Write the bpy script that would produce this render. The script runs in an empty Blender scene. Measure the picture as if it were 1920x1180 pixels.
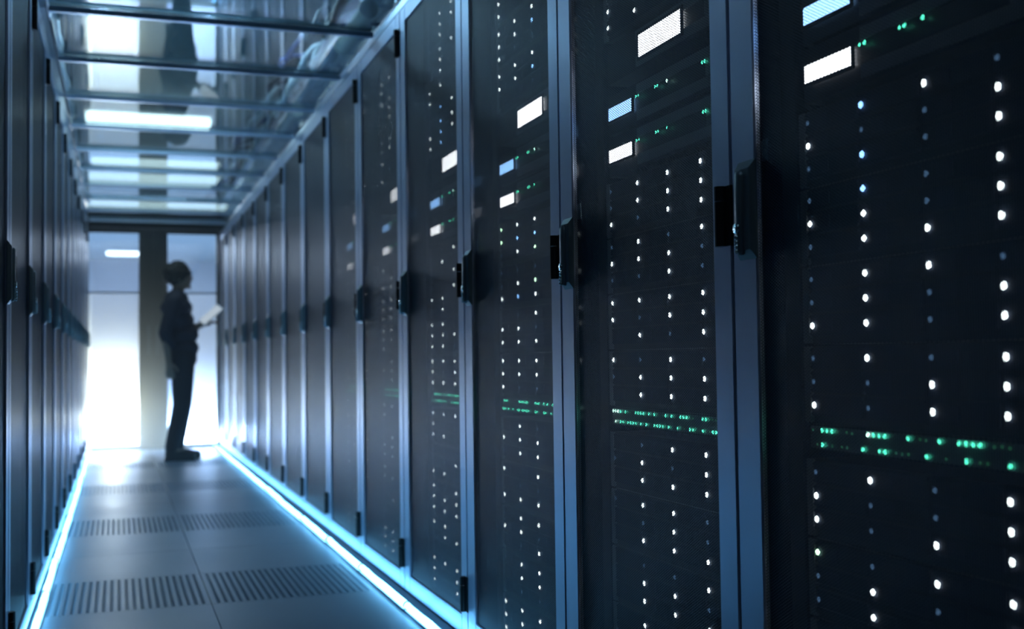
import bpy, bmesh, math, random
from mathutils import Vector, Matrix
SC = bpy.context.scene
COL = SC.collection
RND = random.Random(7)

# ------------------------------------------------------------------ camera
def make_camera():
    psi, pit, rol = map(math.radians, (19.163, 2.228, 0.754))
    F = Vector((math.sin(psi)*math.cos(pit), math.cos(psi)*math.cos(pit), math.sin(pit)))
    R0 = Vector((math.cos(psi), -math.sin(psi), 0)); U0 = R0.cross(F)
    R = R0*math.cos(rol) - U0*math.sin(rol); U = U0*math.cos(rol) + R0*math.sin(rol)
    cd = bpy.data.cameras.new('camera'); cam = bpy.data.objects.new('camera', cd); COL.objects.link(cam)
    m = Matrix((R, U, -F)).transposed().to_4x4(); m.translation = Vector((0, 0, .865))
    cam.matrix_world = m
    cd.sensor_width = 36; cd.lens = 2131/1920*36; cd.clip_start = .02; cd.clip_end = 100
    cd.dof.use_dof = True; cd.dof.focus_distance = 2.35; cd.dof.aperture_fstop = 3.2; cd.dof.aperture_blades = 0
    SC.camera = cam
make_camera()

# ------------------------------------------------------------------ world, exposure, lamps
W = bpy.data.worlds.new('World'); SC.world = W; W.use_nodes = True
W.node_tree.nodes['Background'].inputs[0].default_value = (.10, .22, .42, 1)
W.node_tree.nodes['Background'].inputs[1].default_value = .012
SC.view_settings.view_transform = 'Standard'; SC.view_settings.look = 'None'
SC.view_settings.exposure = 0.22; SC.view_settings.gamma = 1.0; SC.view_settings.use_curve_mapping = False
SC.cycles.transparent_max_bounces = 24
SC.cycles.max_bounces = 8
SC.cycles.sample_clamp_indirect = 12.0
SC.cycles.use_denoising = True

def area(name, loc, size, size_y, power, col, rot):
    l = bpy.data.lights.new(name, 'AREA'); l.shape = 'RECTANGLE'; l.size = size; l.size_y = size_y
    l.energy = power; l.color = col
    o = bpy.data.objects.new(name, l); o.location = loc; o.rotation_euler = rot; COL.objects.link(o); return o
PI = math.pi
# downlight of the fluorescent fixtures on the hall ceiling built below, plus added fills without a fixture
area('fixture_and_fill_light', (.26, 10.2, 2.87), 1.1, .12, 3, (.66, .82, 1), (0, 0, 0))
area('fixture_and_fill_light', (.27, 6.2, 2.90), 1.1, .12, 13, (.42, .67, 1), (0, 0, 0))
area('fixture_and_fill_light', (.27, 1.0, 2.90), 1.1, .12, 2, (.50, .76, 1), (0, 0, 0))  # added fill near the camera, no fixture here, lifts handles and hinges
for y in (6.2,): area('added_ceiling_uplight', (.27, y, 3.015), 1.1, .10, 12, (.60, .84, .95), (math.radians(180), 0, 0))  # added fill aimed upward to brighten the hall ceiling
for y, e in ((13.5, 8), (16.9, 16), (20.0, 190), (22.6, 190)):  # far pair: strong fill added to brighten the hall behind the clear panes
    area('fixture_and_fill_light', (.4, y, 2.87), 1.8, .3, e, (.78, .86, 1), (0, 0, 0))
# unseen low lights added behind the frosted doors for glow (lamp bodies built below)
area('added_floor_bar_fill', (.36, 12.30, .10), 1.25, .06, 480, (.68, .84, 1), (math.radians(-81), 0, 0))
area('added_warm_fill', (-.03, 12.30, .31), .16, .16, 290, (1, .83, .52), (math.radians(-90), 0, 0))

# ------------------------------------------------------------------ materials
def mat(name, base=(.5,.5,.5), rough=.5, metal=0, emit=None, es=0, spec=.5, bump=None, noise=None):
    m = bpy.data.materials.new(name); m.use_nodes = True; nt = m.node_tree
    b = nt.nodes['Principled BSDF']
    b.inputs['Base Color'].default_value = (*base, 1); b.inputs['Roughness'].default_value = rough
    b.inputs['Metallic'].default_value = metal; b.inputs['Specular IOR Level'].default_value = spec
    if emit: b.inputs['Emission Color'].default_value = (*emit, 1); b.inputs['Emission Strength'].default_value = es
    if noise or bump:
        tc = nt.nodes.new('ShaderNodeTexCoord'); n = nt.nodes.new('ShaderNodeTexNoise')
        sc = (noise or bump)[0]; n.inputs['Scale'].default_value = sc; n.inputs['Detail'].default_value = 4
        nt.links.new(tc.outputs['Object'], n.inputs['Vector'])
        if noise:
            r = nt.nodes.new('ShaderNodeMapRange'); a = noise[1]
            r.inputs['To Min'].default_value = rough - a; r.inputs['To Max'].default_value = rough + a
            nt.links.new(n.outputs['Fac'], r.inputs['Value']); nt.links.new(r.outputs[0], b.inputs['Roughness'])
        if bump:
            u = nt.nodes.new('ShaderNodeBump'); u.inputs['Strength'].default_value = bump[1]; u.inputs['Distance'].default_value = .002
            nt.links.new(n.outputs['Fac'], u.inputs['Height']); nt.links.new(u.outputs[0], b.inputs['Normal'])
    return m

def emis(name, col, s, sampling='NONE'):
    m = bpy.data.materials.new(name); m.use_nodes = True; nt = m.node_tree; nt.nodes.clear()
    e = nt.nodes.new('ShaderNodeEmission'); e.inputs[0].default_value = (*col, 1); e.inputs[1].default_value = s
    o = nt.nodes.new('ShaderNodeOutputMaterial'); nt.links.new(e.outputs[0], o.inputs[0])
    m.cycles.emission_sampling = sampling
    return m

def perforated(name, a=.0051, r=.00208, base=(.058,.076,.118), rough=.36, metal=.5):
    """steel sheet with a staggered pattern of round punched holes (object y, z)"""
    m = bpy.data.materials.new(name); m.use_nodes = True; nt = m.node_tree; N = nt.nodes; L = nt.links
    b = N['Principled BSDF']; b.inputs['Base Color'].default_value = (*base, 1)
    b.inputs['Roughness'].default_value = rough; b.inputs['Metallic'].default_value = metal
    tc = N.new('ShaderNodeTexCoord'); sep = N.new('ShaderNodeSeparateXYZ'); L.new(tc.outputs['Object'], sep.inputs[0])
    cy, cz = a*math.sqrt(3), a
    def lattice(off):
        out = []
        for k, c in ((1, cy), (2, cz)):
            d = N.new('ShaderNodeMath'); d.operation = 'MULTIPLY_ADD'; d.inputs[1].default_value = 1/c; d.inputs[2].default_value = off + 50
            L.new(sep.outputs[k], d.inputs[0])
            f = N.new('ShaderNodeMath'); f.operation = 'FRACT'; L.new(d.outputs[0], f.inputs[0])
            s = N.new('ShaderNodeMath'); s.operation = 'MULTIPLY_ADD'; s.inputs[1].default_value = c; s.inputs[2].default_value = -c/2
            L.new(f.outputs[0], s.inputs[0]); out.append(s)
        cb = N.new('ShaderNodeCombineXYZ'); L.new(out[0].outputs[0], cb.inputs[0]); L.new(out[1].outputs[0], cb.inputs[1])
        ln = N.new('ShaderNodeVectorMath'); ln.operation = 'LENGTH'; L.new(cb.outputs[0], ln.inputs[0]); return ln.outputs['Value']
    mn = N.new('ShaderNodeMath'); mn.operation = 'MINIMUM'; L.new(lattice(0), mn.inputs[0]); L.new(lattice(.5), mn.inputs[1])
    lt = N.new('ShaderNodeMath'); lt.operation = 'LESS_THAN'; lt.inputs[1].default_value = r; L.new(mn.outputs[0], lt.inputs[0])
    er = N.new('ShaderNodeMapRange'); er.interpolation_type = 'SMOOTHSTEP'     # rolled edges of the punched holes
    er.inputs['From Min'].default_value = r - .0001; er.inputs['From Max'].default_value = a/2 + .0002
    bu = N.new('ShaderNodeBump'); bu.inputs['Strength'].default_value = 1; bu.inputs['Distance'].default_value = .00022
    L.new(mn.outputs[0], er.inputs['Value']); L.new(er.outputs[0], bu.inputs['Height']); L.new(bu.outputs[0], b.inputs['Normal'])
    tr = N.new('ShaderNodeBsdfTransparent'); mx = N.new('ShaderNodeMixShader')
    L.new(lt.outputs[0], mx.inputs[0]); L.new(b.outputs[0], mx.inputs[1]); L.new(tr.outputs[0], mx.inputs[2])
    L.new(mx.outputs[0], N['Material Output'].inputs[0])
    return m

def glass(name, tint=(.86,.95,.95), ior=1.5, rough=.015):
    m = bpy.data.materials.new(name); m.use_nodes = True; nt = m.node_tree; nt.nodes.clear(); N = nt.nodes; L = nt.links
    t = N.new('ShaderNodeBsdfTransparent'); t.inputs[0].default_value = (*tint, 1)
    g = N.new('ShaderNodeBsdfGlossy'); g.inputs['Roughness'].default_value = rough; g.inputs[0].default_value = (.95,.98,1,1)
    f = N.new('ShaderNodeFresnel'); ge = N.new('ShaderNodeNewGeometry'); mr = N.new('ShaderNodeMapRange')
    mr.inputs['To Min'].default_value = ior; mr.inputs['To Max'].default_value = 1/ior     # same air-to-glass reflectance on both faces
    L.new(ge.outputs['Backfacing'], mr.inputs['Value']); L.new(mr.outputs[0], f.inputs[0])
    mx = N.new('ShaderNodeMixShader'); o = N.new('ShaderNodeOutputMaterial')
    L.new(f.outputs[0], mx.inputs[0]); L.new(t.outputs[0], mx.inputs[1]); L.new(g.outputs[0], mx.inputs[2]); L.new(mx.outputs[0], o.inputs[0])
    return m

def frosted(name):
    m = bpy.data.materials.new(name); m.use_nodes = True; nt = m.node_tree; nt.nodes.clear(); N = nt.nodes; L = nt.links
    t = N.new('ShaderNodeBsdfTranslucent'); t.inputs[0].default_value = (.88,.93,1,1)
    d = N.new('ShaderNodeBsdfTransparent'); d.inputs[0].default_value = (.9,.95,1,1)
    mx = N.new('ShaderNodeMixShader'); mx.inputs[0].default_value = .22; o = N.new('ShaderNodeOutputMaterial')
    L.new(t.outputs[0], mx.inputs[1]); L.new(d.outputs[0], mx.inputs[2]); L.new(mx.outputs[0], o.inputs[0])
    return m

M = dict(
    frame=mat('powder_coated_steel', (.46,.54,.70), .36, .78, bump=(900,.15)),
    kick=mat('kick_rail_paint', (.10,.15,.19), .4, .3),
    body=mat('cabinet_side_steel', (.02,.026,.036), .12, .3),
    mesh=perforated('perforated_steel_sheet'),
    black=mat('black_plastic', (.012,.015,.018), .32, 0),
    handle=mat('dark_handle_metal', (.16,.22,.25), .36, .3),
    chrome=mat('chrome', (.6,.75,.78), .18, 1),
    chassis=mat('server_black', (.010,.013,.018), .42, .3),
    bay=mat('drive_carrier', (.026,.032,.055), .75, 0, spec=.2),
    lever=mat('drive_lever_blue_black', (.028,.034,.075), .7, 0, spec=.2),
    ear=mat('rack_ear', (.26,.28,.30), .45, .5),
    led_white=emis('status_white', (.86,1,1), 5.5), led_blue=emis('status_blue', (.22,.50,1), 5.5),
    led_dim=emis('status_dim_blue', (.16,.34,.62), .42), led_green=emis('status_pale_green', (.55,1,.62), 7),
    port_green=emis('port_green', (.08,.85,.52), 3.4), port_dim=emis('port_dim_green', (.06,.4,.2), .25),
    port_pale=emis('port_pale', (.5,1,.8), 6),
    screen_white=emis('screen_white', (.90,.95,1), 5.5, 'AUTO'), screen_blue=emis('screen_blue', (.26,.54,1), 4.2, 'AUTO'),
    tube=emis('strip_light_blue', (.17,.59,1), 10, 'AUTO'),
    yellow=mat('yellow_plastic', (.75,.7,.12), .4),
    tile=mat('raised_floor_laminate', (.32,.41,.52), .38, 0, noise=(2.2,.07)),
    seam=mat('floor_seam', (.05,.06,.08), .6),
    alu=mat('brushed_aluminium', (.50,.60,.74), .30, .9),
    glass=glass('ceiling_glass', (.80,.93,.94), 1.75), pane=glass('door_glass', (.9,.96,1), 1.45), film=frosted('frosted_film'),
    door=mat('black_door_frame', (.012,.014,.016), .35),
    wall=mat('hall_wall_paint', (.55,.60,.66), .7), dark=mat('dark_wall', (.05,.06,.075), .7),
    ceil=mat('hall_ceiling_paint', (.42,.50,.54), .7),
    fixture=mat('fixture_white', (.8,.82,.84), .4), lamp=emis('fluorescent_tube', (.86,.95,1), 4.0),
    lamp_soft=emis('soft_fluorescent_tube', (.86,.94,1), 1.7),
    cable_w=mat('pale_cable', (.75,.8,.85), .25), cable_b=mat('blue_cable', (.06,.12,.4), .35), cable_k=mat('black_cable', (.02,.02,.025), .4),
    conduit=mat('beige_conduit', (.62,.64,.52), .4),
    skin=mat('skin', (.42,.26,.19), .5), hair=mat('hair', (.03,.022,.016), .6), shirt=mat('dark_shirt', (.035,.032,.05), .8),
    trousers=mat('dark_trousers', (.022,.022,.03), .8), shoe=mat('shoe', (.02,.02,.022), .5), lace=mat('shoe_sole', (.4,.4,.4), .5),
    tablet=mat('tablet_pale', (.7,.74,.78), .3), tabscreen=emis('tablet_screen_added_glow', (.72,.86,1), .55), under=mat('plenum_shade_black', (.006,.007,.009), .9),  # screen glow added to imitate glare; plenum blackened to deepen hole shade
)

# ------------------------------------------------------------------ builders
class MB:
    def __init__(s): s.bm = bmesh.new()
    def box(s, a, b, bev=0):
        x0,x1 = sorted((a[0],b[0])); y0,y1 = sorted((a[1],b[1])); z0,z1 = sorted((a[2],b[2]))
        r = bmesh.ops.create_cube(s.bm, size=1)
        for v in r['verts']: v.co = Vector(((x0+x1)/2+v.co.x*(x1-x0), (y0+y1)/2+v.co.y*(y1-y0), (z0+z1)/2+v.co.z*(z1-z0)))
        if bev: bmesh.ops.bevel(s.bm, geom=list({e for v in r['verts'] for e in v.link_edges}), offset=bev, segments=2, affect='EDGES')
        return s
    def cyl(s, p, q, r, n=12, r2=None):
        p, q = Vector(p), Vector(q); d = q-p; h = d.length
        rot = d.to_track_quat('Z', 'Y').to_matrix().to_4x4(); rot.translation = (p+q)/2
        bmesh.ops.create_cone(s.bm, cap_ends=True, segments=n, radius1=r, radius2=r if r2 is None else r2, depth=h, matrix=rot)
        return s
    def ball(s, c, r, sc=(1,1,1), n=14):
        m = Matrix.Translation(c) @ Matrix.Diagonal((*sc, 1))
        bmesh.ops.create_uvsphere(s.bm, u_segments=n, v_segments=max(6, n*2//3), radius=r, matrix=m); return s
    def tube(s, pts, r, n=8):
        pts = [Vector(p) for p in pts]; rings = []
        for i, p in enumerate(pts):
            d = (pts[min(i+1,len(pts)-1)] - pts[max(i-1,0)]).normalized()
            q = d.to_track_quat('Z', 'Y')
            rings.append([s.bm.verts.new(p + q @ Vector((r*math.cos(t*2*PI/n), r*math.sin(t*2*PI/n), 0))) for t in range(n)])
        for A, B in zip(rings, rings[1:]):
            for t in range(n): s.bm.faces.new((A[t], A[(t+1)%n], B[(t+1)%n], B[t]))
        s.bm.faces.new(rings[0][::-1]); s.bm.faces.new(rings[-1]); return s
    def loft(s, rings):
        R = [[s.bm.verts.new(p) for p in r] for r in rings]; n = len(R[0])
        for A, B in zip(R, R[1:]):
            for t in range(n): s.bm.faces.new((A[t], A[(t+1)%n], B[(t+1)%n], B[t]))
        s.bm.faces.new(R[0][::-1]); s.bm.faces.new(R[-1]); return s
    def done(s, name, smooth=False):
        bmesh.ops.recalc_face_normals(s.bm, faces=s.bm.faces)
        me = bpy.data.meshes.new(name); s.bm.to_mesh(me); s.bm.free()
        if smooth:
            for p in me.polygons: p.use_smooth = True
        return me
    def build(s, name, m, parent=None, smooth=False, loc=(0,0,0)):
        me = s.done(name, smooth); me.materials.append(M[m] if isinstance(m, str) else m)
        return put(name, me, parent, loc)
def put(name, me, parent=None, loc=(0,0,0)):
    o = bpy.data.objects.new(name, me); COL.objects.link(o); o.location = loc
    if parent: o.parent = parent
    return o
def thing(name, label, cat, loc=(0,0,0), group=None):
    o = bpy.data.objects.new(name, None); o.empty_display_size = .1; COL.objects.link(o); o.location = loc
    return tag(o, label, cat, group)
def tag(o, label, cat, group=None):
    o['label'] = label; o['category'] = cat
    if group: o['group'] = group
    return o
def struct(o): o['kind'] = 'structure'; return o
def kids(o): return [c for c in COL.objects if c.parent == o]
ORD = 'first second third fourth fifth sixth seventh eighth ninth tenth eleventh twelfth thirteenth fourteenth fifteenth'.split()

XW, XL, P, Y0 = .9995, -.2735, .8, .917      # right and left cabinet faces, cabinet pitch, near edge of the first cabinet
TOP = 2.175
YD = 12.12                                    # plane of the doors

# ------------------------------------------------------------------ hall shell
struct(MB().box((-2.4,-2.5,-.32), (3.4,26,-.30)).build('floor_plenum', 'under'))  # black colour stands in for shade under the perforated tiles
TW, TL = .6, .63
XS = [-.28, .32, .92]
PERF = [2.35+1.89*k for k in range(5)]
fl = MB()
def slab(x0, y0, x1, y1): fl.box((x0+.0015,y0+.0015,-.03), (x1-.0015,y1-.0015,0))
ys = [2.35-TL*k for k in range(7, 0, -1)] + [2.35+TL*k for k in range(0, 16)]
for x0, x1 in ((-.28,.32),(.32,.92)):
    for y in ys:
        if not any(abs(y-p) < .01 for p in PERF): slab(x0, y, x1, min(y+TL, 12.43))
fl.box((-2.4,-2.5,-.03), (-.2815,26,0)); fl.box((.9215,-2.5,-.03), (3.4,26,0)); fl.box((-.28,12.432,-.03), (.92,26,0)); fl.box((-.28,-2.5,-.03),(.92,-2.07,0))
struct(fl.build('floor', 'tile'))
struct(MB().box((-2.4,-2.5,3.1), (3.4,26,3.15)).build('ceiling', 'ceil'))
struct(MB().box((-2.45,-2.5,-.3), (-2.4,26,3.15)).build('wall_left', 'wall'))
struct(MB().box((3.4,-2.5,-.3), (3.45,26,3.15)).build('wall_right', 'wall'))
struct(MB().box((-2.4,26,-.3), (3.4,26.05,3.15)).build('wall_back', 'wall'))
struct(MB().box((-2.4,-2.55,-.3), (3.4,-2.5,3.15)).build('wall_front', 'dark'))

def perf_tile():
    bm = bmesh.new(); nx, ny = 22, 28; mg = .012
    px, py = (TW-.003-2*mg)/nx, (TL-.003-2*mg)/ny; r = .0083
    def q(a, b, c, d): bm.faces.new([bm.verts.new(p) for p in (a, b, c, d)])
    for i in range(nx):
        for j in range(ny):
            x, y = .0015+mg+px*(i+.5), .0015+mg+py*(j+.5)
            c8 = [(-1,-1),(0,-1),(1,-1),(1,0),(1,1),(0,1),(-1,1),(-1,0)]
            out = [Vector((x+px/2*a, y+py/2*b, 0)) for a, b in c8]
            inn = [Vector((x+r*a/math.hypot(a,b), y+r*b/math.hypot(a,b), 0)) for a, b in c8]
            for k in range(8):
                l = (k+1) % 8
                q(out[k], out[l], inn[l], inn[k]); dn = Vector((0,0,-.014)); q(inn[k], inn[l], inn[l]+dn, inn[k]+dn)
    w, l = TW-.0015, TL-.0015; e = .0015+mg
    for a, b in (((.0015,.0015),(w,e)), ((.0015,l-mg),(w,l)), ((.0015,e),(e,l-mg)), ((w-mg,e),(w,l-mg))):
        q(Vector((a[0],a[1],0)), Vector((b[0],a[1],0)), Vector((b[0],b[1],0)), Vector((a[0],b[1],0)))
    me = bpy.data.meshes.new('perforated_floor_tile'); bm.to_mesh(me); bm.free(); me.materials.append(M['tile']); return me
ptile = perf_tile()
where = ['nearest the camera', 'second from the camera', 'third from the camera', 'fourth from the camera', 'under the person']
vis = 0
for k, y in enumerate(PERF):
    if k == 0: continue
    for side, x0 in (('left', -.28), ('right', .32)):
        o = put('perforated_floor_tile', ptile, None, (x0, y, 0))
        w = ['nearest perforated row', 'second perforated row', 'third perforated row', 'perforated row at the person\'s feet'][k-1]
        tag(o, f'grey slotted floor tile by the {"dark" if side=="left" else "lit"} cabinets, {w}', 'floor tile', 'perforated tiles down the aisle')

# ------------------------------------------------------------------ cabinets
H = dict(door0=.022, door1=TOP, t=.013)
def cab_meshes(s):
    """s=+1: cabinet opens towards -x (right row); s=-1 mirrored. Local origin: floor, face plane, far edge; y runs 0..-P"""
    X = lambda v: s*v
    D = {}
    g = .003
    b = MB()
    b.box((X(.034), -.001, 0), (X(1.05), -.008, TOP)); b.box((X(.034), -P+.001, 0), (X(1.05), -P+.008, TOP))
    b.box((X(.034), -.008, TOP-.02), (X(1.05), -P+.008, TOP)); b.box((X(.034), -.008, .0), (X(1.05), -P+.008, .03))
    b.box((X(1.03), -.008, .03), (X(1.05), -P+.008, TOP-.02))
    D['cabinet_body'] = (b.done('cabinet_body'), 'body')
    b = MB()
    for y in (-.045, -P+.045): b.box((X(.088), y-.022, .03), (X(.12), y+.022, TOP-.02))
    D['mounting_rail'] = (b.done('mounting_rail'), 'chassis')
    d = MB(); w1, w0 = .078, .066; t = H['t']
    def bar(y0, y1, z0, z1):
        d.box((X(0), y0, z0), (X(t), y1, z1), .0025)
    bar(-g, -w1, H['door0'], H['door1']); bar(-P+g, -P+w0, H['door0'], H['door1'])
    bar(-w1, -P+w0, H['door0'], H['door0']+.062); bar(-w1, -P+w0, H['door1']-.06, H['door1'])
    D['door'] = (d.done('door'), 'frame')
    m = MB()      # the sheet's two faces plus the hole walls' depth in between
    for xa, xb in ((.0050, .00525), (.0055, .00575)): m.box((X(xa), -w1+.004, H['door0']+.058), (X(xb), -P+w0-.004, H['door1']-.056))
    D['mesh_panel'] = (m.done('mesh_panel'), 'mesh')
    # swing handle: escutcheon with chamfered ends and a rounded lever
    hy, z0, z1 = -.056, 1.026, 1.192
    e = MB()
    e.loft([[(X(x), hy+a*w, zz) for a, zz in ((-1,z0+dz),(1,z0+dz),(1,z1-dz),(-1,z1-dz))]
            for x, w, dz in ((0,.027,0),(-.002,.027,0),(-.011,.024,.013),(-.0125,.021,.015))])
    D['handle'] = (e.done('handle'), 'handle')
    l = MB(); l.loft([[(X(x), hy+.007+r*math.cos(t_*PI/6)*1.0, (z1-.028 if math.sin(t_*PI/6) > 0 else z0+.020)+r*math.sin(t_*PI/6)) for t_ in range(12)]
                       for x, r in ((-.008,.0125),(-.015,.0125),(-.019,.008))])
    D['handle_lever'] = (l.done('handle_lever', True), 'handle')
    k = MB(); k.cyl((X(-.017), hy+.007, z0+.052), (X(-.022), hy+.007, z0+.052), .0085, 16)
    for q in range(4): k.ball((X(-.0195), hy+.007, z0+.036-.0075*q), .005, n=8)
    D['lock'] = (k.done('lock', True), 'chrome')
    bk = MB(); bk.box((X(.010), -.084, 1.186), (X(.014), -.101, 1.222), .001)
    D['latch_bracket'] = (bk.done('latch_bracket'), 'chrome')
    hs = MB(); yy = -P+.030
    hs.box((X(-.0015), yy+.006, 0), (X(.01), yy-.029, .105)); hs.cyl((X(-.006), yy-.002, .0), (X(-.006), yy-.002, .078), .0105, 14); hs.cyl((X(-.006), yy-.002, .080), (X(-.006), yy-.002, .105), .0105, 14)
    D['hinge'] = (hs.done('hinge'), 'black')
    for n, (me, mm) in D.items(): me.materials.append(M[mm])
    return D
CR, CL = cab_meshes(1), cab_meshes(-1)
def cabinet(D, x, yfar, label, group):
    c = thing('server_cabinet', label, 'server cabinet', (x, yfar, 0), group)
    put('cabinet_body', D['cabinet_body'][0], c); put('mounting_rail', D['mounting_rail'][0], c)
    d = put('door', D['door'][0], c)
    put('mesh_panel', D['mesh_panel'][0], d)
    put('handle', D['handle'][0], d); put('handle_lever', D['handle_lever'][0], d); put('lock', D['lock'][0], d)['label'] = 'chrome key lock'
    put('latch_bracket', D['latch_bracket'][0], d)
    for z in (.100, 1.055, 2.005): put('hinge', D['hinge'][0], d, (0, 0, z))
    return c
for k in range(14):
    lab = f'black mesh-door server cabinet, {ORD[k] if k else "nearest"}{" from the camera" if k else " the camera"}, row with lit servers'
    cabinet(CR, XW, Y0+P*(k+1), lab, 'cabinets with lit servers')
for k in range(1, 14):
    lab = f'dark mesh-door cabinet in the unlit narrow row, {ORD[k-1] if k>1 else "nearest"}{" from the camera" if k>1 else " the camera"}'
    cabinet(CL, XL, Y0+P*(k+1), lab, 'cabinets in the unlit row')

# ------------------------------------------------------------------ equipment in the lit cabinets
XF = 1.088-XW                    # depth of the server fronts behind the door face
CO = (.106, .249, .394, .537)    # status light columns, from the cabinet's far edge
SW, RP = (.086, .700), .0385
def m_of(mb, name, m, smooth=False): me = mb.done(name, smooth); me.materials.append(M[m]); return me
chas = m_of(MB().box((.004, -SW[0], -.108), (.62, -SW[1], .021)).box((0, -SW[0]+.0, -.108), (.006, -SW[0]-.008, .021)), 'chassis', 'chassis')
ear = m_of(MB().box((-.002, .004, -.106), (.012, -.014, .020), .001), 'rack_ear', 'ear')
bay = m_of(MB().box((.0, .0, -.0175), (.006, -.139, .0175), .001).box((-.002, -.002, .0120), (.0,-.137,.0165)).box((-.002, -.002, -.0165), (.0,-.137,-.0120)), 'drive_bay', 'bay')
lever = m_of(MB().box((-.0015, -.030, -.010), (.0, -.062, .010)), 'drive_lever', 'lever')
def led_me(name, m, r=.0053): return m_of(MB().ball((-.001, 0, 0), r, (.30, 1, 1), 12), name, m, True)
LED = dict(W=led_me('status_light', 'led_white'), B=led_me('status_light', 'led_blue'), d=led_me('status_light', 'led_dim', .0045), g=led_me('status_light', 'led_green', .0052))
def drive_server(cab, T, states, label, group):
    r = thing('drive_server', label, 'server', (XW+XF, cab, T), group)
    put('chassis', chas, r); put('rack_ear', ear, r, (0, -SW[0]+.004, 0)); put('rack_ear', ear, r, (0, -SW[1]+.006, 0))
    for i in range(3):
        for j in range(4):
            b = put('drive_bay', bay, r, (0, -CO[j]+.010, -RP*i))
            put('drive_lever', lever, b)
            st = states[i][j]
            if st != '.': put('status_light', LED[st], b, (-.002, -.010, 0))
KNOWN = {
 (0,1.25): ['dBWd','WddW','dBdW'], (0,1.12): ['dBdW','WWdW','dWWW'], (0,.99): ['dWWd','dWdW','WWdW'], (0,.859): ['dWdW','ddWW','WdWW'],
 (0,.672): ['dWdW','WddW','WdWW'], (0,.541): ['gdWW','dWdW','dWdd'],
 (1,1.25): ['dWWW','dWWW','WdWW'], (1,1.12): ['dWdW','WWWd','ddWd'], (1,.99): ['WWWW','WdWW','.WdW'], (1,.859): ['WdWd','dWWW','.WWW'],
 (1,.672): ['.dWW','dWdW','.WWW'.replace('W','W',1)], (1,.541): ['dWWd','.dWd','.WWW'], (1,.41): ['.ddW','.WWd','.WWW'], (1,.28): ['.WdW','dWWd','.dWW'],
 (2,1.25): ['gWWW','gBBW','dWgW'], (2,1.12): ['ddd.','dWgW','WBWW'], (2,.99): ['.dWW','WWdW','WWWW'], (2,.859): ['WWWW','WWWW','WddW'],
 (2,.672): ['.WdW','WWWW','dWWW'], (2,.541): ['W.WW','.ddW','WWWW'], (2,.41): ['dWWW','WWdW','.dWW'], (2,.28): ['dWWW','.WWd','.dd.'],
 (1,1.713): ['WWdW','WWWd','WWdW'], (2,1.713): ['WWWW','WWBW','..dW'], (2,1.842): ['WWWW','WWBW','WddW'], (2,1.972): ['WWWd','WWdW','W.WW'],
 (3,1.713): ['dBWW','WBWW','WBdW'], (3,1.842): ['WW.W','W.dW','dBWW'], (3,1.972): ['dWWW','.W.W','dW.W'], (3,2.10): ['dWWW','dWWW','.W.W'],
}
def rnd_state(): return ''.join(RND.choice('WWWWWdd.') for _ in range(4))

sw_ch = m_of(MB().box((.004, -SW[0], -.021), (.45, -SW[1], .021), .001), 'chassis', 'chassis')
sw_ports = m_of(MB().box((0, -SW[0]-.004, -.018), (.005, -SW[1]+.01, .018)), 'port_strip', 'ear')
PL = dict(g=led_me('port_light', 'port_green', .0036), d=led_me('port_light', 'port_dim', .0026), w=led_me('port_light', 'port_pale', .0036))
PAT = {0: ('d.gggd.dd..wggg...g.dd.g..gggg.ddd......gg..', '.dg.d.dd..g..gg.ddd..g..d..g.dd..g..gg..gg.'),
       1: ('wwwg.g.d.gggg.g.gd.dg.gd.ggg.d..gg.dd..g.g.', '.w.gg.gggg.g.g..gggg.g..g.d.gg.dg.dgg.dg.gg')}
def switch(cab, k, label):
    r = thing('network_switch', label, 'network switch', (XW+XF, cab, .729), 'network switches in the lit cabinets')
    put('chassis', sw_ch, r); ps = put('port_strip', sw_ports, r)
    for row in (0, 1):
        s = PAT[k][row] if k in PAT else ''.join(RND.choice('ggggg.d..') for _ in range(43))
        for i, c in enumerate(s):
            if c != '.': put('port_light', PL[c], r, (-.002, -.100-.0133*i, .0125-.0235*row))

cu_ch = m_of(MB().box((.004, -SW[0], -.046), (.62, -SW[1], .046), .001), 'chassis', 'chassis')
cu_rib = m_of(MB().box((.0, -SW[0]-.16, -.040), (.005, -SW[1]+.02, -.018)).box((.0, -SW[0]-.16, .020), (.005, -SW[1]+.02, .040)).box((.0, -.56, -.016), (.005, -.66, .018)), 'vent_strip', 'ear')
def scr(w, h): return MB().box((-.003, w/2, -h/2), (.003, -w/2, h/2), .001)
bez = {}
def display_unit(cab, T, kind, label):
    r = thing('display_server', label, 'server', (XW+XF, cab, T), 'servers with lit displays')
    put('chassis', cu_ch, r); put('front_vent', cu_rib, r)
    if kind == 'big': y, w, h, m = -.366, .200, .050, 'screen_white'
    else: y, w, h, m = -.164, .128, .030, ('screen_white' if kind == 'white' else 'screen_blue')
    if kind not in bez:
        fb = MB(); a, c = w/2+.006, h/2+.006
        fb.box((-.004,a,h/2),(.0,-a,c)); fb.box((-.004,a,-h/2),(.0,-a,-c)); fb.box((-.004,a,-h/2),(.0,w/2,h/2)); fb.box((-.004,-a,-h/2),(.0,-w/2,h/2))
        bez[kind] = (m_of(scr(w, h), 'screen', m), m_of(fb, 'display_frame', 'black'))
    s = put('display', bez[kind][1], r, (0, y, 0)); put('screen', bez[kind][0], s)
    if kind != 'big':
        for o in (.250, .262, .345, .356, .396 if kind == 'white' else .40, .552, .562):
            put('indicator_light', PL['g' if o != .40 else 'w'], r, (-.002, -o, .012))
plug = m_of(MB().box((.004, -SW[0], -.05), (.03, -SW[1], .05), .001), 'blanking_panel', 'chassis')
LOW = (.672, .541, .41, .28, .15); HIGH = (.859, .99, 1.12, 1.25); UP = (1.713, 1.842, 1.972, 2.10)
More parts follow.
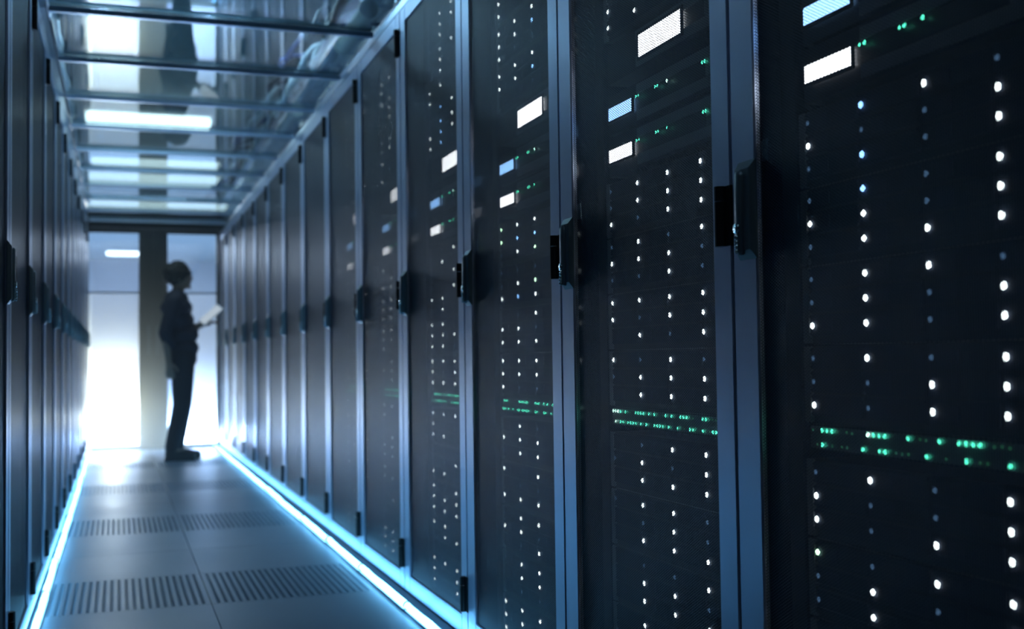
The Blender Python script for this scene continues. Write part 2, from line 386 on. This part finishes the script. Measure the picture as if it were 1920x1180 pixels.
CAB = ['nearest', 'second', 'third', 'fourth', 'fifth', 'sixth']
zlim = {0: (.40, 1.50), 1: (.18, 1.75), 2: (0, 2.0), 3: (0, 3), 4: (0, 3), 5: (0, 3)}
for k in range(6):
    cab = Y0+P*(k+1); where = f'in the {CAB[k]} lit cabinet'
    lo, hi = zlim[k]
    def ds(T, lab):
        if lo < T < hi+.1:
            st = KNOWN.get((k, T)) or [rnd_state() for _ in range(3)]
            drive_server(cab, T, st, f'black drive server, {lab}, {where}', f'drive servers {where}')
    for n, T in enumerate(LOW): ds(T, f'{ORD[n]} below the row of green lights')
    for n, T in enumerate(HIGH): ds(T, f'{ORD[n]} above the row of green lights')
    for n, T in enumerate(UP): ds(T, f'{ORD[n]} above the large white display')
    switch(cab, k, f'thin switch with two rows of green lights, {where}')
    display_unit(cab, 1.332, 'white', f'server with small white display, {where}')
    display_unit(cab, 1.430, 'blue', f'server with small blue display, {where}')
    display_unit(cab, 1.550, 'big', f'server with the largest white display, {where}')

# ------------------------------------------------------------------ light bars along the floor
def light_bar(x, y0, y1, a, label, grp, yellow=False):
    L = y1-y0-.016
    r = thing('light_bar', label, 'light bar', (x, y0, 0), grp); r.rotation_euler.z = a
    MB().tube([(RND.uniform(-.002,.002), .008+L*t/8, .022) for t in range(9)], .0095, 10).build('light_tube', 'tube', r, True)
    MB().box((-.012, 0, 0), (.012, L+.014, .010)).build('mounting_channel', 'alu', r)
    for yy, m in ((.002, 'fixture'), (L+.012, 'yellow' if yellow else 'fixture')):
        MB().cyl((0, yy-.006, .022), (0, yy+.006, .022), .0115, 12).build('end_cap', m, r)
def bars(x, first, pitch, n, side, grp):
    for i in range(n):
        a = math.radians(RND.uniform(-.35, .35))
        y1 = min(first+pitch*(i+1), 11.98)
        if i == 0: lab = f'blue-white light bar on the floor by the {side} cabinets, nearest the camera'
        else: lab = f'blue-white light bar on the floor by the {side} cabinets, {ORD[i]} from the camera'
        light_bar(x, first+pitch*i, y1, a, lab, grp, yellow=(side == 'lit' and i in (1, 2)))
bars(.942, 3.076, .78, 12, 'lit', 'light bars beside the lit cabinets')
bars(-.252, 3.80, .76, 11, 'unlit', 'light bars beside the unlit cabinets')
struct(MB().box((.962, .2, 0), (.9985, 12.0, .018), .002).build('baseboard_right', 'kick'))
struct(MB().box((-.262, .2, 0), (-.2725, 12.0, .018), .002).build('baseboard_left', 'kick'))

# ------------------------------------------------------------------ glass aisle roof
ZC = 2.29
def rail(x0, x1, name):
    b = MB(); s = 1 if x1 > x0 else -1
    prof = [(x0, TOP+.002), (x0+s*.03, TOP+.002), (x1+s*.03, ZC+.03), (x1, ZC+.03), (x1-s*.012, ZC+.0), (x0+s*.012, TOP+.03), (x0, TOP+.03)]
    b.loft([[(x, y, z) for x, z in prof] for y in (.2, 12.06)])
    return b.build(name, 'alu')
tag(rail(1.0, 1.075, 'roof_side_rail'), 'aluminium rail along the tops of the lit cabinets', 'rail')
tag(rail(XL-.002, XL-.008, 'roof_side_rail'), 'aluminium rail along the tops of the unlit cabinets', 'rail')
barm = m_of(MB().box((-.262, -.014, ZC-.006), (1.062, .014, ZC+.016), .002), 'roof_crossbar', 'alu')
capm = m_of(MB().box((-.255, -.018, ZC+.0262), (1.055, .018, ZC+.029)), 'cover_strip', 'black')
glm = m_of(MB().box((-.260, .018, ZC+.018), (1.060, P-.018, ZC+.026)), 'roof_glass_panel', 'glass')
nb = 0
for k in range(-1, 10):
    y = 4.87+.79*k
    if y > 12: break
    o = put('roof_crossbar', barm, None, (0, y, 0))
    put('cover_strip', capm, o)
    n = k+1
    tag(o, f'aluminium crossbar of the glass aisle roof, {"nearest the camera" if n==0 else ORD[n]+" from the camera"}', 'crossbar', 'crossbars of the glass roof')
    g = put('roof_glass_panel', glm, None, (0, y, 0)); g.scale.y = .79/.8 if y < 11.8 else .2
    if k == 9: g.scale.y = (12.08-y)/.8
    tag(g, f'clear roof glass pane behind the {"nearest" if n==0 else ORD[n]} crossbar from the camera', 'glass panel', 'glass panes of the aisle roof')

# ------------------------------------------------------------------ doors at the end of the aisle
def door(n, x0, x1, px0, px1, hand):
    d = MB(); z0, z1 = .03, 2.235
    pz0, pz1 = .045, 2.188
    if n == 1: pz0 = .045
    d.box((x0, YD-.022, z0), (px0, YD+.022, z1), .002); d.box((px1, YD-.022, z0), (x1, YD+.022, z1), .002)
    d.box((px0, YD-.022, z0), (px1, YD+.022, pz0)); d.box((px0, YD-.022, pz1), (px1, YD+.022, z1))
    o = struct(d.build(f'door_{n}', 'door'))
    MB().box((px0, YD-.004, pz0), (px1, YD+.004, pz1)).build('glass_pane', 'pane', o)
    MB().box((px0+.001, YD+.0045, pz0), (px1-.001, YD+.0055, 1.575)).build('frosted_film', 'film', o)
    MB().box((px0, YD-.008, 1.572), (px1, YD-.0045, 1.592)).build('glazing_bar', 'alu', o)
    h = MB(); h.cyl((hand, YD-.06, .95), (hand, YD-.06, 1.25), .011); h.cyl((hand, YD-.06, .98), (hand, YD-.02, .98), .008); h.cyl((hand, YD-.06, 1.22), (hand, YD-.02, 1.22), .008)
    h.build('door_handle', 'handle', o)
door(1, XL+.001, .3425, XL+.003, .205, .300)
door(2, .3435, .996, .485, .968, .385)
struct(MB().box((XL, YD-.05, 2.238), (1.0, YD+.05, 2.42), .003).build('trim_1', 'door'))
struct(MB().box((XL, YD-.04, 0), (1.0, YD+.04, .028), .003).build('trim_2', 'door'))
struct(MB().box((1.0, YD-.03, 0), (3.4, YD+.03, 2.42)).build('trim_3', 'dark'))
struct(MB().box((-2.4, YD-.03, 0), (XL, YD+.03, 2.42)).build('trim_4', 'dark'))

# bodies of the added, unseen lamps behind the frosted doors
r = thing('added_floor_light', 'added unseen light bar on the floor behind the frosted doors', 'lamp', (.36, 12.40, 0))
MB().box((-.64, 0, 0), (.64, .05, .2), .004).build('housing', 'fixture', r)
r = thing('added_flood_lamp', 'added warm glow lamp low behind the frosted door by the unlit cabinets', 'lamp', (-.03, 12.325, 0))
MB().box((-.11, 0, .20), (.11, .04, .40), .006).build('lamp_head', 'black', r)
MB().box((-.09, -.006, .22), (.09, -.001, .38)).build('lamp_glass', emis('added_warm_glow', (1,.9,.62), 40, 'NONE'), r)
MB().cyl((0, .03, .02), (0, .03, .21), .012).build('stand', 'black', r)
MB().cyl((0, .03, 0), (0, .03, .02), .09, 20).build('base', 'black', r)

# ------------------------------------------------------------------ ceiling fixtures
def fixture(x, y, w, d, m, label):
    r = thing('ceiling_light', label, 'ceiling light', (x, y, 3.0), 'fluorescent lights on the hall ceiling')
    for sx in (-1, 1): MB().cyl((sx*w*.35, 0, 0), (sx*w*.35, 0, .1), .004, 8).build('hanger', 'alu', r)
    MB().box((-w/2, -d/2, -.02), (w/2, d/2, 0), .004).build('housing', 'fixture', r)
    MB().box((-w/2+.01, -d/2+.01, -.095), (w/2-.01, d/2-.01, -.0205), .02).build('diffuser', m, r)
for x, y, w, d, m, l in ((.27, 6.2, 1.1, .14, 'lamp', 'fluorescent light above the aisle roof, nearest the camera'),
                      (.257, 10.2, 1.04, .36, 'lamp', 'brightest fluorescent light seen through the aisle roof before the doors'),
                      (.385, 12.35, 1.3, .16, 'lamp_soft', 'dim ceiling light just beyond the doors'),
                      (.42, 13.5, 1.46, .5, 'lamp_soft', 'dim ceiling light second beyond the doors'),
                      (.50, 15.6, 1.8, .3, 'lamp_soft', 'dim ceiling light third beyond the doors'),
                      (.54, 16.9, 1.95, .12, 'lamp_soft', 'dim ceiling light fourth beyond the doors'),
                      (.10, 22.6, .62, .12, 'lamp', 'most distant ceiling light, seen through the door by the unlit cabinets')):
    fixture(x, y, w, d, m, l)

# ------------------------------------------------------------------ cable trays and cables over the cabinets
def tray(x0, x1, z, label):
    b = MB()
    b.box((x0, .6, z), (x0+.02, 12.0, z+.07)); b.box((x1-.02, .6, z), (x1, 12.0, z+.07))
    o = b.build('cable_tray', 'alu')
    rm = m_of(MB().box((x0+.02, 0, z+.005), (x1-.02, .03, z+.02)), 'rung', 'alu')
    for i in range(38): put('rung', rm, o, (0, .7+.3*i, 0))
    return tag(o, label, 'cable tray')
tray(1.16, 1.50, 2.62, 'aluminium cable tray above the lit cabinets')
tray(-.70, -.32, 2.60, 'aluminium cable tray above the unlit cabinets')
for sd, (x0, x1) in enumerate(((1.19, 1.47), (-.67, -.35))):
    for i in range(7):
        x = x0+(x1-x0)*(i+.5)/7; rr = RND.uniform(.010, .017); ph = RND.uniform(0, 6)
        pts = [(x+.006*math.sin(ph+t*.9), .8+t*.28, (2.642 if sd == 0 else 2.622)+rr+.02*abs(math.sin(ph*2+t*.7))) for t in range(40)]
        m = RND.choice(['cable_w', 'cable_w', 'cable_k', 'cable_b'])
        o = MB().tube(pts, rr, 8).build('data_cable', m, None, True)
        tag(o, f'{ {"cable_w":"pale","cable_k":"black","cable_b":"blue"}[m] } cable bundle lying in the tray above the {"lit" if sd==0 else "unlit"} cabinets', 'cable', f'cables in the tray above the {"lit" if sd==0 else "unlit"} cabinets')
# looser cables and conduits hanging between rail and tray
LOOPS = 'nearest second third fourth fifth sixth seventh eighth ninth tenth eleventh twelfth'.split()
for i in range(12):
    y = 4.4+.60*i
    for v in (0, 1):
        x = (1.02, .93)[v]+RND.uniform(-.03,.03); am = RND.uniform(.05,.11); rr = (.022, .013)[v]
        pts = [(1.159-rr-(1.159-rr-x+am)*math.sin(t/11*3.1415)**.5, y+.30*v+.052*t+.03*math.sin(i+t*.9+v), 2.66-(.24-.07*v)*math.sin(t/11*PI)+.018*math.cos(2*t+i)) for t in range(12)]
        m = (('cable_w', 'cable_k', 'cable_w', 'cable_w'), ('cable_w', 'cable_w', 'cable_b', 'cable_k'))[v][i % 4]
        cn = {"cable_w":"pale","cable_k":"black","cable_b":"blue"}[m]
        tag(MB().tube(pts, rr, 8).build('cable_loop', m, None, True), f'{"thick" if v==0 else "thin"} {cn} cable hanging in a loop over the lit cabinets, {LOOPS[i]} from the camera', 'cable', f'{"thick" if v==0 else "thin"} cable loops over the lit cabinets')
for i in range(9):
    y = 4.6+.8*i; 
    pts = [(-.305+.045*math.sin(t/9*PI)+.008*math.sin(t*1.1+i), y+.08*t, 2.625-.24*math.sin(t/9*PI)) for t in range(10)]
    tag(MB().tube(pts, .015, 8).build('cable_loop', 'cable_w', None, True), f'shiny pale cable looping beside the roof rail over the unlit cabinets, {ORD[i]} from the camera', 'cable', 'cable loops over the unlit cabinets')
for i, y in enumerate((5.1, 7.3, 9.4)):
    o = MB().cyl((1.09, y, 2.48), (1.09, y+.62, 2.48), .040, 18).cyl((1.09, y-.02, 2.48), (1.09, y, 2.48), .046, 18).cyl((1.09, y+.62, 2.48), (1.09, y+.64, 2.48), .046, 18).build('conduit', 'conduit', None, False)
    tag(o, f'beige conduit tube above the cabinet rail, {"nearest the camera" if i==0 else ORD[i]+" from the camera"}', 'conduit', 'beige conduits over the lit cabinets')

# ------------------------------------------------------------------ the person
def remeshed(name, mb, m, parent, voxel=.006, it=6):
    me = mb.done(name); o = bpy.data.objects.new(name, me); COL.objects.link(o)
    r = o.modifiers.new('r', 'REMESH'); r.mode = 'VOXEL'; r.voxel_size = voxel
    s = o.modifiers.new('s', 'SMOOTH'); s.iterations = it; s.factor = .6
    dg = bpy.context.evaluated_depsgraph_get(); me2 = bpy.data.meshes.new_from_object(o.evaluated_get(dg))
    o.modifiers.clear(); o.data = me2; me2.materials.clear(); me2.materials.append(M[m])
    for p in me2.polygons: p.use_smooth = True
    o.parent = parent; return o
def limb(mb, pts):
    for (p, r), (q, s) in zip(pts, pts[1:]):
        mb.cyl(p, q, r, 16, s); mb.ball(p, r); mb.ball(q, s)
PX, PY = .52, 10.62
per = thing('person', 'person in dark clothes with short curly hair, standing side-on with a tablet before the doors', 'person', (PX, PY, 0))
# local axes: +x is where the person faces, -y is the side towards the camera
def torso(g):
    return [(.03,0,.90,.105,.165),(.04,0,1.00,.110,.165),(.035,0,1.12,.112,.160),(-.005,0,1.25,.115,.175),(-.02,0,1.36,.115,.19),(-.02,0,1.43,.085,.16)], g
def torso_mb(mb, g):
    secs, _ = torso(g)
    for x, y, z, a, b in secs: mb.ball((x, y, z), 1, (a*1.14+g, b*1.08+g, .085+g), 18)
sh_n, el_n, wr_n = (-.045,-.19,1.405), (-.125,-.22,1.13), (-.095,-.215,.88)
sh_f, el_f, wr_f = (-.02,.185,1.405), (.07,.19,1.14), (.205,.10,1.215)
hip_n, kn_n, an_n = (.03,-.09,.92), (.02,-.085,.50), (-.065,-.085,.09)
hip_f, kn_f, an_f = (.04,.09,.92), (.045,.085,.50), (-.01,.085,.09)
b = MB(); torso_mb(b, -.012)
limb(b, [((-.02,0,1.43),.058), ((.0,0,1.54),.054)])
b.ball((.015,0,1.635), .1, (.98,.76,1.14), 20); b.ball((.045,0,1.585), .07, (.85,.75,.85)); 
b.ball((.112,0,1.625), .014, (1.1,.8,1.3)); b.ball((.104,0,1.585), .013, (.8,1.6,.6)); b.ball((.095,0,1.545), .018)   # nose, lips, chin
for s in (-1,1): b.ball((.0,s*.078,1.62), .022, (.7,.4,1.2)); b.ball((.100,s*.03,1.645), .011)
limb(b, [(sh_n,.052), (el_n,.040), (wr_n,.027)]); limb(b, [(sh_f,.052), (el_f,.040), (wr_f,.027)])
def hand(b, w, d, up, side):
    w, d, up = Vector(w), Vector(d).normalized(), Vector(up).normalized(); s = d.cross(up)
    limb(b, [(w, .026), (w+d*.07, .030)]); 
    for i, (o, l) in enumerate(((-.030,.072),(-.010,.082),(.010,.077),(.028,.060))):
        p = w+d*.08+s*o; q = p+d*l*.55-up*.006; t = q+d*l*.4-up*.022
        limb(b, [(p,.0095),(q,.009),(t,.008)])
    p = w+d*.03+s*(-.03)*side; limb(b, [(p,.011),(p+d*.035-s*.03*side-up*.01,.0105),(p+d*.062-s*.036*side-up*.02,.009)])
hand(b, wr_n, (.10,0,-1), (0,-1,0), 1); hand(b, wr_f, (1,-.2,.25), (0,.0,1), -1)
for hp, kn, an in ((hip_n,kn_n,an_n),(hip_f,kn_f,an_f)): limb(b, [(hp,.085),(kn,.055),(an,.038)]); limb(b, [(an,.04),((an[0]+.12,an[1],.05),.03)])
remeshed('body', b, 'skin', per, .005)
b = MB(); torso_mb(b, .012); limb(b, [((-.02,0,1.42),.07),((-.012,0,1.475),.066)])
limb(b, [(sh_n,.070), (el_n,.058), ((-.09,-.20,1.03),.052)]); limb(b, [(sh_f,.070), (el_f,.058), ((.14,.145,1.18),.050)])
remeshed('shirt', b, 'shirt', per, .008)
b = MB(); b.ball((.03,0,.94), 1, (.132,.182,.10), 18)
for hp, kn, an in ((hip_n,kn_n,an_n),(hip_f,kn_f,an_f)): limb(b, [(hp,.112),(kn,.078),((an[0],an[1],.12),.062)])
remeshed('trousers', b, 'trousers', per, .008)
for an in (an_n, an_f):
    b = MB(); limb(b, [((an[0]-.015,an[1],.06),.048),((an[0]+.09,an[1],.05),.044),((an[0]+.175,an[1],.038),.036)])
    limb(b, [((an[0]-.005,an[1],.07),.05),((an[0]-.005,an[1],.12),.05)])
    b.box((an[0]-.065,an[1]-.044,.0), (an[0]+.20,an[1]+.044,.03))
    o = remeshed('shoe', b, 'shoe', per, .005)
b = MB(); b.ball((-.012,0,1.665), .115, (.98,.84,1.02), 20)
for i in range(70):
    t, u = RND.uniform(0, 2*PI), RND.uniform(.05, 1)
    v = Vector((math.cos(t)*math.sqrt(1-u*u), math.sin(t)*math.sqrt(1-u*u), u)); p = Vector((-.015,0,1.66))+Vector((v.x*.108, v.y*.092, v.z*.112))
    b.ball(p, RND.uniform(.016,.026), n=8)
for i in range(24):
    t = RND.uniform(.5*PI, 1.5*PI); b.ball((-.02+math.cos(t)*.095, math.sin(t)*.085, RND.uniform(1.58,1.66)), .022, n=8)
remeshed('hair', b, 'hair', per, .006, 3)
tb = thing('tablet', 'pale tablet held out in the hand of the person', 'tablet', (PX+.285, PY+.05, 1.30))
tb.rotation_euler = Matrix(((.75,-.264,-.6),(0,.913,-.4),(.66,.30,.69))).to_euler()
MB().box((-.118, -.085, -.004), (.118, .085, .004), .003).build('tablet_body', 'tablet', tb)
MB().box((-.106, -.076, .0045), (.106, .076, .0055)).build('screen', 'tabscreen', tb)  # emission added so the face reads pale, as if catching glare

# ------------------------------------------------------------------ haze volumes added to the aisle for glow
def haze():  # volume added to veil the aisle and spread the door glow
    m = bpy.data.materials.new('added_aisle_haze'); m.use_nodes = True; nt = m.node_tree; nt.nodes.clear()
    v = nt.nodes.new('ShaderNodeVolumeScatter'); v.inputs['Density'].default_value = .012; v.inputs['Anisotropy'].default_value = .55
    v.inputs['Color'].default_value = (.95, .97, 1, 1)
    o = nt.nodes.new('ShaderNodeOutputMaterial'); nt.links.new(v.outputs[0], o.inputs['Volume'])
    h = MB().box((XL+.036, 4.0, .036), (XW-.072, YD-.065, 2.17)).build('added_aisle_haze', m)
    h['kind'] = 'stuff'; h['label'] = 'added pale haze spreading the glow in the aisle before the doors'; h['category'] = 'haze'
haze()
def mist():  # added volume around the low lamp imitates lens bloom, yellow put into its colour
    m = bpy.data.materials.new('door_mist'); m.use_nodes = True; nt = m.node_tree; nt.nodes.clear(); N = nt.nodes; L = nt.links
    v = N.new('ShaderNodeVolumeScatter'); v.inputs['Anisotropy'].default_value = .45; v.inputs['Color'].default_value = (1, .92, .68, 1)
    tc = N.new('ShaderNodeTexCoord'); d = N.new('ShaderNodeVectorMath'); d.operation = 'DISTANCE'; d.inputs[1].default_value = (-.03, YD-.03, .30)
    L.new(tc.outputs['Object'], d.inputs[0])
    r = N.new('ShaderNodeMapRange'); r.interpolation_type = 'SMOOTHERSTEP'; r.inputs['From Min'].default_value = 2.3; r.inputs['From Max'].default_value = 0
    r.inputs['To Min'].default_value = 0; r.inputs['To Max'].default_value = 1.1
    L.new(d.outputs['Value'], r.inputs['Value']); L.new(r.outputs[0], v.inputs['Density'])
    o = N.new('ShaderNodeOutputMaterial'); L.new(v.outputs[0], o.inputs['Volume'])
    h = MB().box((XL+.036, YD-2.4, .036), (XW-.072, YD-.065, 2.1)).build('door_mist', m)
    h['kind'] = 'stuff'; h['label'] = 'added warm mist imitating lens glow before the door by the unlit cabinets'; h['category'] = 'mist'
mist()
